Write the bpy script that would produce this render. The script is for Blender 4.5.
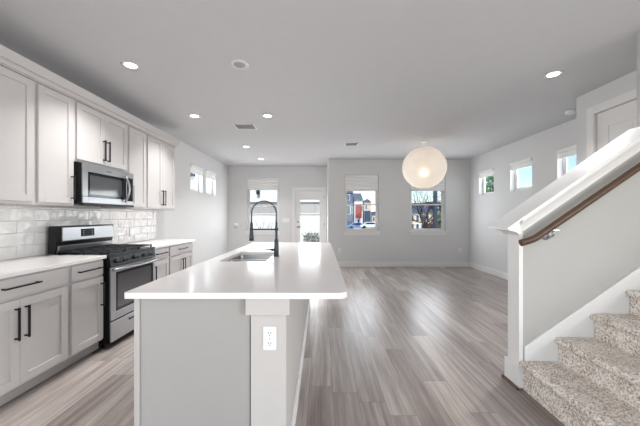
import bpy, bmesh, math, random
from mathutils import Vector, Matrix, noise
random.seed(7)
S = bpy.context.scene
for o in list(bpy.data.objects): bpy.data.objects.remove(o)
COL = S.collection
PI = math.pi

# ---------------------------------------------------------------- camera, sky, sun, daylight, added fill, exposure
cd = bpy.data.cameras.new('camera'); cam = bpy.data.objects.new('camera', cd); COL.objects.link(cam)
S.camera = cam
cam.location = (0, 0, 1.286); cam.rotation_euler = (PI/2, 0, 0.0051)
cd.sensor_width = 36; cd.lens = 288.9/640*36; cd.shift_y = (216.4-213)/640; cd.clip_start = 0.02; cd.clip_end = 500

W = bpy.data.worlds.new('sky'); S.world = W; W.use_nodes = True
wn = W.node_tree.nodes; wl = W.node_tree.links
sky = wn.new('ShaderNodeTexSky'); sky.sky_type = 'NISHITA'; sky.sun_disc = False
sky.sun_elevation = math.radians(48); sky.sun_rotation = math.radians(180); sky.ozone_density = 2.0; sky.dust_density = 0.1
wl.new(sky.outputs[0], wn['Background'].inputs[0]); wn['Background'].inputs[1].default_value = 0.17

sd = bpy.data.lights.new('sun', 'SUN'); sun = bpy.data.objects.new('sun', sd); COL.objects.link(sun)
sd.energy = 4.0; sd.angle = math.radians(1.0); sd.color = (1, .96, .9)
sun.rotation_euler = (math.radians(42), 0, 0)          # shines from behind the camera towards +y

def area(name, loc, rot, sx, sy, power, color=(1, 1, 1)):
    l = bpy.data.lights.new(name, 'AREA'); l.shape = 'RECTANGLE'; l.size = sx; l.size_y = sy
    l.energy = power; l.color = color
    o = bpy.data.objects.new(name, l); COL.objects.link(o); o.location = loc; o.rotation_euler = rot
    return o
# daylight through the openings in view, plus added fill from behind the viewer
area('added_fill_rear', (0.4, -3.22, 1.3), (PI/2+.5, 0, 0), 5.0, 1.8, 12, (.99, .995, 1))  # added fill lamp at the unseen rear wall, tilted up to brighten the ceiling
area('daylight_back_one', (-1.70, 8.33, 1.46), (-PI/2, 0, 0), .86, 1.15, 10, (.95, .98, 1))
area('daylight_back_two', (1.03, 7.34, 1.43), (-PI/2, 0, 0), .8, 1.0, 13, (.92, .96, 1))
area('daylight_back_three', (2.715, 7.34, 1.43), (-PI/2, 0, 0), .8, 1.0, 13, (.92, .96, 1))
area('daylight_back_door', (-.34, 8.34, 1.02), (-PI/2, 0, 0), .58, 1.5, 15, (.97, .98, 1))
for yy in (6.265, 7.085): area('daylight_left', (-2.711-.20, yy, 2.05), (0, -PI/2, 0), .40, .5, 5, (.95, .98, 1))
for yy in (4.34, 5.50, 6.65): area('daylight_right', (3.775+.20, yy, 2.03), (0, PI/2, 0), .40, .5, 3.5, (.95, .98, 1))

area('added_fill_left', (-2.68, -1.3, 1.45), (0, -PI/2+.4, 0), 1.3, 2.0, 75, (1, .995, .985))  # added fill lamp, unseen, brightens the stair and closet side
area('added_fill_right', (3.74, -1.3, 1.45), (0, PI/2-.4, 0), 1.3, 2.0, 135, (1, .995, .985))  # added fill lamp, unseen, brightens the base cabinet fronts

S.view_settings.view_transform = 'Standard'; S.view_settings.look = 'None'
S.view_settings.gamma = 1; S.view_settings.use_curve_mapping = False
S.view_settings.exposure = 0.2

# ---------------------------------------------------------------- materials
def lin(c):
    return tuple(((v/255)/12.92 if v/255 <= .04045 else ((v/255+.055)/1.055)**2.4) for v in c) + (1,)
def mat(name, rgb, rough=.6, metal=0, spec=.5, bump=0, bscale=60, coat=0, var=0, vscale=4):
    m = bpy.data.materials.new(name); m.use_nodes = True
    nt = m.node_tree; b = nt.nodes['Principled BSDF']
    b.inputs['Base Color'].default_value = lin(rgb); b.inputs['Roughness'].default_value = rough
    b.inputs['Metallic'].default_value = metal; b.inputs['Specular IOR Level'].default_value = spec
    b.inputs['Coat Weight'].default_value = coat
    tc = nt.nodes.new('ShaderNodeTexCoord')
    n = nt.nodes.new('ShaderNodeTexNoise'); n.inputs['Scale'].default_value = vscale; n.inputs['Detail'].default_value = 4
    nt.links.new(tc.outputs['Object'], n.inputs['Vector'])
    if var:
        mx = nt.nodes.new('ShaderNodeMix'); mx.data_type = 'RGBA'
        a = lin(tuple(max(0, v-var) for v in rgb)); c = lin(tuple(min(255, v+var) for v in rgb))
        mx.inputs[6].default_value = a; mx.inputs[7].default_value = c
        nt.links.new(n.outputs[0], mx.inputs[0]); nt.links.new(mx.outputs[2], b.inputs['Base Color'])
    if bump:
        n2 = nt.nodes.new('ShaderNodeTexNoise'); n2.inputs['Scale'].default_value = bscale; n2.inputs['Detail'].default_value = 3
        nt.links.new(tc.outputs['Object'], n2.inputs['Vector'])
        bp = nt.nodes.new('ShaderNodeBump'); bp.inputs['Strength'].default_value = bump; bp.inputs['Distance'].default_value = .002
        nt.links.new(n2.outputs[0], bp.inputs['Height']); nt.links.new(bp.outputs[0], b.inputs['Normal'])
    return m
def emis(name, rgb, s):
    m = mat(name, rgb); b = m.node_tree.nodes['Principled BSDF']
    b.inputs['Emission Color'].default_value = lin(rgb); b.inputs['Emission Strength'].default_value = s
    return m

M = dict(
    wall=mat('wall_paint', (222, 222, 222), .75, bump=.15, bscale=250, var=1),
    wallshaded=mat('shaded_wall_paint', (182, 181, 178), .75, bump=.15, bscale=250, var=1),  # same paint as the other walls, darkened to put shade into the colour
    ceil=mat('ceiling_paint', (205, 205, 207), .9, bump=.6, bscale=160, var=2, vscale=8),
    trim=mat('white_trim', (238, 237, 236), .4),
    cab=mat('greige_cabinet', (203, 199, 198), .45, var=2),
    cabin=mat('cabinet_recess', (150, 138, 132), .6),
    isl=mat('grey_cabinet', (166, 163, 161), .5, var=2),
    pier=mat('island_wall_paint', (197, 193, 190), .7, bump=.1, bscale=200),
    quartz=mat('white_quartz', (238, 234, 232), .16, spec=.5, var=3, vscale=220),
    black=mat('black_metal', (24, 24, 26), .4, metal=.3),
    gloss=mat('black_glass', (12, 13, 15), .08, spec=.4),
    ovenglass=mat('oven_window', (70, 72, 76), .12, spec=.8),
    mwglass=mat('microwave_window', (70, 72, 74), .08, spec=.9),
    enamel=mat('black_enamel', (9, 9, 10), .35, spec=.35),
    iron=mat('cast_iron', (34, 34, 36), .6),
    steel=mat('stainless_steel', (178, 180, 183), .3, metal=1, bump=.05, bscale=400),
    sinksteel=mat('sink_steel', (158, 155, 153), .3, metal=1),
    chrome=mat('spring_steel', (150, 152, 156), .25, metal=1),
    gun=mat('gunmetal', (62, 66, 72), .35, metal=.6),
    white=mat('white_plastic', (240, 240, 240), .35),
    slot=mat('dark_slot', (60, 60, 60), .5),
    ring=mat('fixture_trim', (225, 224, 222), .4),
    lens=emis('lit_lens', (255, 246, 235), 9),
    wood=mat('stained_wood', (84, 60, 45), .45, var=12, vscale=14),
    carpet=None, tile=None, floor=None, glass=None,
    vent=mat('vent_metal', (232, 232, 232), .5),
    ventdark=mat('vent_dark', (165, 165, 166), .8),
    shade=mat('shade_fabric', (236, 236, 234), .8, bump=.2, bscale=300),
    stucco=mat('white_stucco', (238, 236, 232), .85, bump=.3, bscale=80),
    siding=mat('pale_siding', (232, 232, 230), .8, var=4),
    taupe=mat('taupe_band', (176, 170, 166), .8, var=6),
    ground=mat('ground', (150, 146, 138), .9, var=14, vscale=2),
    patio=mat('patio_concrete', (205, 202, 198), .9, var=6),
    asphalt=mat('asphalt', (120, 124, 132), .9, var=8),
    hred=mat('red_brick', (150, 44, 52), .8, var=12), hblue=mat('slate_blue_siding', (36, 74, 104), .8, var=8),
    hgrey=mat('blue_grey_siding', (84, 98, 130), .8, var=10), hbeige=mat('beige_siding', (226, 204, 176), .8, var=8),
    hpink=mat('peach_stucco', (222, 190, 178), .8), hwhite=mat('white_cladding', (232, 234, 238), .7),
    roof=mat('roof_shingle', (84, 90, 112), .9, var=10), hglass=mat('house_window', (60, 78, 100), .15, spec=.8),
    bark=mat('bark', (52, 46, 44), .9, var=14, vscale=12), leaf=mat('green_leaf', (92, 140, 70), .6, var=34, vscale=3),
    sage=mat('sage_leaf', (98, 116, 58), .6, var=30, vscale=9), pot=mat('planter_white', (225, 224, 222), .7),
    carw=mat('white_car_paint', (232, 234, 238), .25), carb=mat('blue_car_paint', (90, 130, 190), .25), carr=mat('red_car_paint', (150, 40, 40), .3),
    tyre=mat('tyre_rubber', (24, 24, 24), .8), navy=mat('dark_painted_post', (44, 52, 70), .6),
    stile=mat('stile_grey', (184, 180, 178), .5), display=mat('display_black', (10, 11, 13), .45, spec=.25),
    badge=mat('badge', (90, 92, 96), .4),
)
def nmath(nt, op, a, b=None):
    n = nt.nodes.new('ShaderNodeMath'); n.operation = op
    for i, v in enumerate((a, b)):
        if v is None: continue
        if isinstance(v, (int, float)): n.inputs[i].default_value = v
        else: nt.links.new(v, n.inputs[i])
    return n.outputs[0]
def paper():
    m = bpy.data.materials.new('rice_paper'); m.use_nodes = True; nt = m.node_tree; nt.nodes.clear()
    out = nt.nodes.new('ShaderNodeOutputMaterial'); d = nt.nodes.new('ShaderNodeBsdfDiffuse'); t = nt.nodes.new('ShaderNodeBsdfTranslucent')
    mx = nt.nodes.new('ShaderNodeMixShader'); mx.inputs[0].default_value = .35
    d.inputs[0].default_value = lin((248, 245, 241)); t.inputs[0].default_value = lin((250, 246, 240))
    rf_ = nt.nodes.new('ShaderNodeBsdfRefraction'); rf_.inputs['IOR'].default_value = 1.2; rf_.inputs['Roughness'].default_value = .75; rf_.inputs['Color'].default_value = lin((255, 222, 180)); mxr = nt.nodes.new('ShaderNodeMixShader'); mxr.inputs[0].default_value = .08
    tc = nt.nodes.new('ShaderNodeTexCoord'); n = nt.nodes.new('ShaderNodeTexNoise'); n.inputs['Scale'].default_value = 30
    bp = nt.nodes.new('ShaderNodeBump'); bp.inputs['Strength'].default_value = .2; bp.inputs['Distance'].default_value = .004
    nt.links.new(tc.outputs['Object'], n.inputs['Vector']); nt.links.new(n.outputs[0], bp.inputs['Height'])
    nt.links.new(bp.outputs[0], d.inputs['Normal'])
    nt.links.new(d.outputs[0], mx.inputs[1]); nt.links.new(t.outputs[0], mx.inputs[2]); nt.links.new(mx.outputs[0], mxr.inputs[1]); nt.links.new(rf_.outputs[0], mxr.inputs[2]); nt.links.new(mxr.outputs[0], out.inputs[0])
    return m
M['paper'] = paper()
def shademat():
    m = bpy.data.materials.new('translucent_shade'); m.use_nodes = True; nt = m.node_tree; nt.nodes.clear()
    out = nt.nodes.new('ShaderNodeOutputMaterial'); d = nt.nodes.new('ShaderNodeBsdfDiffuse'); t = nt.nodes.new('ShaderNodeBsdfTranslucent')
    mx = nt.nodes.new('ShaderNodeMixShader'); mx.inputs[0].default_value = .12
    tc = nt.nodes.new('ShaderNodeTexCoord'); n = nt.nodes.new('ShaderNodeTexNoise'); n.inputs['Scale'].default_value = 120
    nt.links.new(tc.outputs['Object'], n.inputs['Vector'])
    bp = nt.nodes.new('ShaderNodeBump'); bp.inputs['Strength'].default_value = .1; bp.inputs['Distance'].default_value = .001
    nt.links.new(n.outputs[0], bp.inputs['Height']); nt.links.new(bp.outputs[0], d.inputs['Normal'])
    d.inputs[0].default_value = lin((252, 252, 251)); t.inputs[0].default_value = lin((250, 250, 248))
    nt.links.new(d.outputs[0], mx.inputs[1]); nt.links.new(t.outputs[0], mx.inputs[2]); nt.links.new(mx.outputs[0], out.inputs[0]); return m
M['shade'] = shademat()
def glassmat():
    m = bpy.data.materials.new('window_glass'); m.use_nodes = True; nt = m.node_tree; nt.nodes.clear()
    out = nt.nodes.new('ShaderNodeOutputMaterial'); t = nt.nodes.new('ShaderNodeBsdfTransparent'); g = nt.nodes.new('ShaderNodeBsdfGlossy')
    g.inputs['Roughness'].default_value = .02; f = nt.nodes.new('ShaderNodeLayerWeight'); f.inputs[0].default_value = .25
    mx = nt.nodes.new('ShaderNodeMixShader')
    t.inputs[0].default_value = (.96, .98, .98, 1)
    nt.links.new(nmath(nt, 'ADD', .04, nmath(nt, 'MULTIPLY', nmath(nt, 'POWER', f.outputs[1], 5), .8)), mx.inputs[0]); nt.links.new(t.outputs[0], mx.inputs[1]); nt.links.new(g.outputs[0], mx.inputs[2])
    nt.links.new(mx.outputs[0], out.inputs[0]); return m
M['glass'] = glassmat()

def ramp(nt, fac, stops):
    r = nt.nodes.new('ShaderNodeValToRGB'); e = r.color_ramp.elements
    while len(e) < len(stops): e.new(.5)
    for i, (p, c) in enumerate(stops): e[i].position = p; e[i].color = lin(c)
    nt.links.new(fac, r.inputs[0]); return r.outputs[0]
def floormat():
    m = bpy.data.materials.new('grey_oak_planks'); m.use_nodes = True; nt = m.node_tree; b = nt.nodes['Principled BSDF']
    g = nt.nodes.new('ShaderNodeNewGeometry'); s = nt.nodes.new('ShaderNodeSeparateXYZ'); nt.links.new(g.outputs['Position'], s.inputs[0])
    PW, PL = .178, 1.22
    u = nmath(nt, 'DIVIDE', nmath(nt, 'ADD', s.outputs[0], 20.03), PW); row = nmath(nt, 'FLOOR', u); fu = nmath(nt, 'FRACT', u)
    wr = nt.nodes.new('ShaderNodeTexWhiteNoise'); wr.noise_dimensions = '1D'; nt.links.new(row, wr.inputs['W'])
    v = nmath(nt, 'ADD', nmath(nt, 'DIVIDE', nmath(nt, 'ADD', s.outputs[1], 20), PL), nmath(nt, 'MULTIPLY', wr.outputs[0], 7))
    cl = nmath(nt, 'FLOOR', v); fv = nmath(nt, 'FRACT', v)
    cid = nt.nodes.new('ShaderNodeCombineXYZ'); nt.links.new(row, cid.inputs[0]); nt.links.new(cl, cid.inputs[1])
    wn2 = nt.nodes.new('ShaderNodeTexWhiteNoise'); wn2.noise_dimensions = '3D'; nt.links.new(cid.outputs[0], wn2.inputs['Vector'])
    rnd = wn2.outputs[0]
    # grain coordinates: squeezed across, long along the plank
    gc = nt.nodes.new('ShaderNodeCombineXYZ')
    nt.links.new(nmath(nt, 'MULTIPLY', s.outputs[0], 26), gc.inputs[0])
    nt.links.new(nmath(nt, 'MULTIPLY', s.outputs[1], 1.3), gc.inputs[1])
    nt.links.new(nmath(nt, 'MULTIPLY', rnd, 40), gc.inputs[2])
    n1 = nt.nodes.new('ShaderNodeTexNoise'); n1.inputs['Scale'].default_value = 1; n1.inputs['Detail'].default_value = 6; n1.inputs['Roughness'].default_value = .62
    nt.links.new(gc.outputs[0], n1.inputs['Vector'])
    base = ramp(nt, rnd, [(0, (166, 155, 150)), (.35, (184, 175, 170)), (.7, (197, 188, 183)), (1, (216, 206, 199))])
    gr = ramp(nt, n1.outputs[0], [(.28, (168, 162, 159)), (.5, (212, 209, 207)), (.72, (250, 250, 250))])
    mx = nt.nodes.new('ShaderNodeMix'); mx.data_type = 'RGBA'; mx.blend_type = 'MULTIPLY'; mx.inputs[0].default_value = 1
    nt.links.new(base, mx.inputs[6]); nt.links.new(gr, mx.inputs[7])
    e1 = nmath(nt, 'LESS_THAN', fu, .016); e2 = nmath(nt, 'LESS_THAN', fv, .0028); ed = nmath(nt, 'MAXIMUM', e1, e2)
    mx2 = nt.nodes.new('ShaderNodeMix'); mx2.data_type = 'RGBA'; nt.links.new(nmath(nt, 'MULTIPLY', ed, .55), mx2.inputs[0])
    nt.links.new(mx.outputs[2], mx2.inputs[6]); mx2.inputs[7].default_value = lin((72, 66, 64))
    nt.links.new(mx2.outputs[2], b.inputs['Base Color'])
    b.inputs['Roughness'].default_value = .33; b.inputs['Specular IOR Level'].default_value = .5
    bp = nt.nodes.new('ShaderNodeBump'); bp.inputs['Strength'].default_value = .25; bp.inputs['Distance'].default_value = .002
    nt.links.new(nmath(nt, 'SUBTRACT', n1.outputs[0], nmath(nt, 'MULTIPLY', ed, .6)), bp.inputs['Height']); nt.links.new(bp.outputs[0], b.inputs['Normal'])
    return m
M['floor'] = floormat()
def tilemat():
    m = bpy.data.materials.new('glossy_subway_tile'); m.use_nodes = True; nt = m.node_tree; b = nt.nodes['Principled BSDF']
    tc = nt.nodes.new('ShaderNodeTexCoord')
    n = nt.nodes.new('ShaderNodeTexNoise'); n.inputs['Scale'].default_value = 9; n.inputs['Detail'].default_value = 1
    nt.links.new(tc.outputs['Object'], n.inputs['Vector'])
    nt.links.new(ramp(nt, n.outputs[0], [(.3, (234, 232, 231)), (.7, (242, 241, 240))]), b.inputs['Base Color'])
    b.inputs['Roughness'].default_value = .09
    bp = nt.nodes.new('ShaderNodeBump'); bp.inputs['Strength'].default_value = .9; bp.inputs['Distance'].default_value = .02
    nt.links.new(n.outputs[0], bp.inputs['Height']); nt.links.new(bp.outputs[0], b.inputs['Normal'])
    return m
M['tile'] = tilemat(); M['grout'] = mat('grout', (234, 232, 230), .9)
def carpetmat():
    m = bpy.data.materials.new('speckled_carpet'); m.use_nodes = True; nt = m.node_tree; b = nt.nodes['Principled BSDF']
    tc = nt.nodes.new('ShaderNodeTexCoord')
    n = nt.nodes.new('ShaderNodeTexNoise'); n.inputs['Scale'].default_value = 80; n.inputs['Detail'].default_value = 4; n.inputs['Roughness'].default_value = .75
    nt.links.new(tc.outputs['Object'], n.inputs['Vector'])
    n2 = nt.nodes.new('ShaderNodeTexNoise'); n2.inputs['Scale'].default_value = 14; nt.links.new(tc.outputs['Object'], n2.inputs['Vector'])
    f = nmath(nt, 'ADD', n.outputs[0], nmath(nt, 'MULTIPLY', nmath(nt, 'SUBTRACT', n2.outputs[0], .5), .2))
    nt.links.new(ramp(nt, f, [(.36, (136, 120, 110)), (.45, (204, 190, 179)), (.53, (238, 229, 220)), (.62, (255, 252, 247))]), b.inputs['Base Color'])
    b.inputs['Roughness'].default_value = 1; b.inputs['Specular IOR Level'].default_value = .1
    bp = nt.nodes.new('ShaderNodeBump'); bp.inputs['Strength'].default_value = .7; bp.inputs['Distance'].default_value = .006
    nt.links.new(n.outputs[0], bp.inputs['Height']); nt.links.new(bp.outputs[0], b.inputs['Normal'])
    return m
M['carpet'] = carpetmat()

# ---------------------------------------------------------------- mesh helpers (all authored in world coordinates)
OFF = {}
class B:
    def __init__(s): s.bm = bmesh.new()
    def box(s, x0, x1, y0, y1, z0, z1):
        v = [s.bm.verts.new((x, y, z)) for x in sorted((x0, x1)) for y in sorted((y0, y1)) for z in sorted((z0, z1))]
        for f in ((0,1,3,2), (4,6,7,5), (0,4,5,1), (2,3,7,6), (0,2,6,4), (1,5,7,3)): s.bm.faces.new([v[i] for i in f])
        return s
    def tube(s, pts, r, n=12, cap=True):
        pts = [Vector(p) for p in pts]; rs = r if isinstance(r, (list, tuple)) else [r]*len(pts)
        rings = []; ref = None
        for i, p in enumerate(pts):
            t = (pts[min(i+1, len(pts)-1)] - pts[max(i-1, 0)]).normalized()
            if ref is None:
                ref = t.orthogonal().normalized()
            ref = (ref - t*ref.dot(t)).normalized(); w = t.cross(ref)
            rings.append([s.bm.verts.new(p + (ref*math.cos(a) + w*math.sin(a))*rs[i]) for a in (2*PI*k/n for k in range(n))])
        for a, b in zip(rings, rings[1:]):
            for k in range(n): f = s.bm.faces.new([a[k], a[(k+1)%n], b[(k+1)%n], b[k]]); f.smooth = n > 6
        if cap: s.bm.faces.new(rings[0][::-1]); s.bm.faces.new(rings[-1])
        return s
    def lathe(s, prof, c, axis='z', n=24):
        # prof: list of (radius, height) along the axis
        rings = []
        for r, h in prof:
            ring = []
            for k in range(n):
                a = 2*PI*k/n; p = (r*math.cos(a), r*math.sin(a), h)
                if axis == 'y': p = (p[0], p[2], p[1])
                if axis == 'x': p = (p[2], p[0], p[1])
                ring.append(s.bm.verts.new(Vector(c)+Vector(p)))
            rings.append(ring)
        for a, b in zip(rings, rings[1:]):
            for k in range(n): f = s.bm.faces.new([a[k], a[(k+1)%n], b[(k+1)%n], b[k]]); f.smooth = True
        if prof[0][0] > 1e-4: s.bm.faces.new(rings[0][::-1])
        if prof[-1][0] > 1e-4: s.bm.faces.new(rings[-1])
        bmesh.ops.remove_doubles(s.bm, verts=s.bm.verts, dist=1e-5)
        return s
    def prism(s, poly, axis, a0, a1):
        # poly in the two other axes order: axis x -> (y,z); y -> (x,z); z -> (x,y)
        def P(u, v, a): return {'x': (a, u, v), 'y': (u, a, v), 'z': (u, v, a)}[axis]
        A = [s.bm.verts.new(P(u, v, a0)) for u, v in poly]; C = [s.bm.verts.new(P(u, v, a1)) for u, v in poly]
        n = len(poly)
        s.bm.faces.new(A); s.bm.faces.new(C[::-1])
        for k in range(n): s.bm.faces.new([A[k], C[k], C[(k+1)%n], A[(k+1)%n]])
        return s
    def quad(s, *p): s.bm.faces.new([s.bm.verts.new(q) for q in p]); return s
def obj(name, b, m, parent=None, bevel=0, smooth=False, seg=2):
    bm = b.bm; bmesh.ops.recalc_face_normals(bm, faces=bm.faces)
    me = bpy.data.meshes.new(name); 
    off = OFF.get(parent.name, Vector()) if parent else Vector()
    bmesh.ops.translate(bm, verts=bm.verts, vec=-off)
    if smooth:
        for f in bm.faces: f.smooth = True
    bm.to_mesh(me); bm.free(); o = bpy.data.objects.new(name, me); COL.objects.link(o)
    me.materials.append(m)
    if parent: o.parent = parent; OFF[o.name] = off
    if bevel:
        md = o.modifiers.new('bevel', 'BEVEL'); md.width = bevel; md.segments = seg; md.limit_method = 'ANGLE'; md.angle_limit = math.radians(50)
        md.harden_normals = False
    return o
def thing(name, label, cat, loc, group=None):
    o = bpy.data.objects.new(name, None); COL.objects.link(o); o.empty_display_size = .1
    o.location = loc; OFF[o.name] = Vector(loc); o['label'] = label; o['category'] = cat
    if group: o['group'] = group
    return o
def tag(o, label, cat, group=None):
    o['label'] = label; o['category'] = cat
    if group: o['group'] = group
    return o
def recentre(o):
    me = o.data; vs = [v.co for v in me.vertices]
    c = Vector(((min(v.x for v in vs)+max(v.x for v in vs))/2, (min(v.y for v in vs)+max(v.y for v in vs))/2, min(v.z for v in vs)))
    me.transform(Matrix.Translation(-c)); o.location = c; OFF[o.name] = c
    return o
def struct(name, b, m, bevel=0, **k):
    o = obj(name, b, m, bevel=bevel, **k); o['kind'] = 'structure'; return o
def dup(root, loc, label):
    def cp(o, par):
        c = o.copy(); COL.objects.link(c)
        if par: c.parent = par
        for ch in o.children: cp(ch, c)
        return c
    r = cp(root, None); r.location = loc; r['label'] = label; return r

# ---------------------------------------------------------------- room dimensions
XL, XR, YB, YB2, XJ, H, YR = -2.711, 3.775, 8.366, 7.374, .167, 2.74, -3.3
XC, YC = 3.129, 3.562          # closet block
T = .15
def wall_holes(b, axis, c0, c1, u0, u1, z0, z1, holes):
    us = sorted({u0, u1, *[h[0] for h in holes], *[h[1] for h in holes]}); zs = sorted({z0, z1, *[h[2] for h in holes], *[h[3] for h in holes]})
    for a, bb in zip(us, us[1:]):
        for c, d in zip(zs, zs[1:]):
            mu, mz = (a+bb)/2, (c+d)/2
            if any(h[0] < mu < h[1] and h[2] < mz < h[3] for h in holes): continue
            if axis == 'x': b.box(c0, c1, a, bb, c, d)
            else: b.box(a, bb, c0, c1, c, d)
    return b
# windows: (name, axis, plane, u0, u1, z0, z1)
WB1 = (-2.165, -1.235, .86, 2.40)
WB2 = (.60, 1.46, .91, 2.355)
WB3 = (2.27, 3.16, .91, 2.355)
WL = [(5.96, 6.57, 1.82, 2.385), (6.77, 7.40, 1.82, 2.385)]
RS = (-2.35, -.25, .75, 2.2)  # added side openings, unseen behind the viewer, made for the fill lamps
WR = [(4.04, 4.645, 1.79, 2.35), (5.20, 5.80, 1.79, 2.35), (6.35, 6.95, 1.79, 2.35)]
DB = (-.765, .095, 0, 2.05)

f = B().box(XL-T, XR+T, YR-T, YB+T, -.12, 0); struct('floor', f, M['floor'])
struct('ceiling', B().box(XL-T, XR+T, YR-T, YB+T, H, H+.2), M['ceil'])
struct('wall_left', wall_holes(B(), 'x', XL-T, XL, YR, YB, 0, H, WL+[RS]), M['wall'])
struct('wall_right', wall_holes(B(), 'x', XR, XR+T, YR, YB2, 0, H, WR+[RS]), M['wall'])
struct('wall_back_left', wall_holes(B(), 'y', YB, YB+T, XL-T, XJ+.12, 0, H, [WB1, DB]), M['wall'])
struct('wall_back_right', wall_holes(B(), 'y', YB2, YB2+T, XJ, XR+T, 0, H, [WB2, WB3]), M['wall'])
struct('wall_back_return', B().box(XJ, XJ+.12, YB2+T, YB, 0, H), M['wall'])
RWIN = (-2.2, 3.0, .25, 2.35)  # added opening in the unseen rear wall, made to let light in
struct('wall_rear', wall_holes(B(), 'y', YR-T, YR, XL-T, XR+T, 0, H, [RWIN]), M['wall'])
DC = (2.35, 3.32, 0, 2.46)   # closet door hole
struct('wall_closet', wall_holes(B(), 'x', XC, XC+.12, 2.30, YC, 0, H, [DC]).box(XC+.12, XR, YC-.12, YC, 0, H), M['wall'])

# baseboards
def bb(name, x0, x1, y0, y1, h=.13):
    return struct(name, B().box(x0, x1, y0, y1, 0, h), M['trim'], bevel=.004)
bb('baseboard_back_right', XJ, XR, YB2-.015, YB2)
bb('baseboard_right', XR-.015, XR, YC, YB2-.015)
bb('baseboard_back_left', XL, -.855, YB-.015, YB)
bb('baseboard_left', XL, XL+.015, 4.72, YB-.015)
bb('baseboard_closet', XC-.015, XC, 3.41, YC)
bb('baseboard_back_return', XJ-.015, XJ, YB2, YB)

# ---------------------------------------------------------------- windows
def window(n, axis, plane, out, hole, sill=True, rail=True, slider=False):
    """out: +1/-1 direction outward. glass sits near the outer face"""
    u0, u1, z0, z1 = hole; d0, d1 = plane+out*.09, plane+out*.14
    def bx(b, a0, a1, c0, c1, e0, e1):
        return b.box(c0, c1, a0, a1, e0, e1) if axis == 'x' else b.box(a0, a1, c0, c1, e0, e1)
    w = thing('window_%d' % n, '', '', ((plane, (u0+u1)/2, z0) if axis == 'x' else ((u0+u1)/2, plane, z0)))
    del w['label']; del w['category']; w['kind'] = 'structure'
    t = .035; b = B()
    for a in ((u0, u0+t, z0, z1), (u1-t, u1, z0, z1), (u0+t, u1-t, z0, z0+t), (u0+t, u1-t, z1-t, z1)): bx(b, a[0], a[1], d0, d1, a[2], a[3])
    obj('window_frame', b, M['trim'], w, bevel=.003)
    s = B(); e = .03; g = B()
    if rail:
        zm = z0+(z1-z0)*.47
        for (a, c, q) in ((z0+t, zm+.015, 0), (zm-.015, z1-t, .018)):
            dd0, dd1 = d0+out*(.008+q), d0+out*(.024+q)
            for a_ in ((u0+t, u0+t+e, a, c), (u1-t-e, u1-t, a, c), (u0+t+e, u1-t-e, a, a+e), (u0+t+e, u1-t-e, c-e, c)): bx(s, a_[0], a_[1], dd0, dd1, a_[2], a_[3])
            bx(g, u0+t+e, u1-t-e, (dd0+dd1)/2-.002, (dd0+dd1)/2+.002, a+e, c-e)
    else:
        e = .022
        for a_ in ((u0+t, u0+t+e, z0+t, z1-t), (u1-t-e, u1-t, z0+t, z1-t), (u0+t+e, u1-t-e, z0+t, z0+t+e), (u0+t+e, u1-t-e, z1-t-e, z1-t)): bx(s, a_[0], a_[1], d0+out*.008, d0+out*.03, a_[2], a_[3])
        bx(g, u0+t+e, u1-t-e, d0+out*.017, d0+out*.021, z0+t+e, z1-t-e)
    obj('sash', s, M['trim'], w, bevel=.002)
    obj('glass_pane', g, M['glass'], w)
    if sill:
        b = B()
        if axis == 'y':
            b.box(u0-.04, u1+.04, plane-.03, plane-.0005, z0-.028, z0); b.box(u0, u1, plane-.001, plane+.09, z0-.0, z0+.004)
            b.box(u0-.02, u1+.02, plane-.014, plane-.0005, z0-.10, z0-.028)
        obj('window_sill', b, M['trim'], w, bevel=.003)
    return w
window(1, 'y', YB, 1, WB1); window(2, 'y', YB2, 1, WB2); window(3, 'y', YB2, 1, WB3)
for i, h in enumerate(WL): window(4+i, 'x', XL, -1, h, False, False)
for i, h in enumerate(WR): window(6+i, 'x', XR, 1, h, False, False)
window(12, 'x', XL, -1, RS, False, True); window(13, 'x', XR, 1, RS, False, True)  # added windows, unseen behind the viewer, go with the side fill lamps
# added rear window wall, unseen behind the viewer, three bays
for i in range(3):
    a = RWIN[0]+i*(RWIN[1]-RWIN[0])/3
    window(9+i, 'y', YR, -1, (a, a+(RWIN[1]-RWIN[0])/3, RWIN[2], RWIN[3]), False, True)

# pleated shades, drawn up under each window head
def shade_back(hole, plane, drop, label, grp):
    u0, u1, z0, z1 = hole; c = (u0+u1)/2
    t = thing('window_shade', label, 'window shade', (c, plane, z1), grp)
    obj('headrail', B().box(u0+.006, u1-.006, plane+.012, plane+.058, z1-.035, z1-.002), M['shade'], t, bevel=.004)
    n = 5; poly = []; zz = z1-.036; st = (drop-.04)/n
    front = []
    for k in range(n): front += [(plane+.022, zz-k*st), (plane+.006, zz-k*st-st*.5)]
    front += [(plane+.022, zz-n*st)]
    poly = front + [(plane+.062, zz-n*st), (plane+.062, zz)]
    b = B().prism(poly, 'x', u0+.01, u1-.01); obj('shade_fabric', b, M['shade'], t)
    obj('bottom_rail', B().box(u0+.01, u1-.01, plane+.012, plane+.055, zz-n*st-.024, zz-n*st-.001), M['shade'], t, bevel=.004)
shade_back(WB1, YB, .33, 'white pleated shade drawn up in the window behind the faucet', 'pleated shades on the back wall')
shade_back(WB2, YB2, .40, 'white pleated shade in the window just right of the patio door', 'pleated shades on the back wall')
shade_back(WB3, YB2, .40, 'white pleated shade mostly hidden behind the paper globe lamp', 'pleated shades on the back wall')
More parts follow.
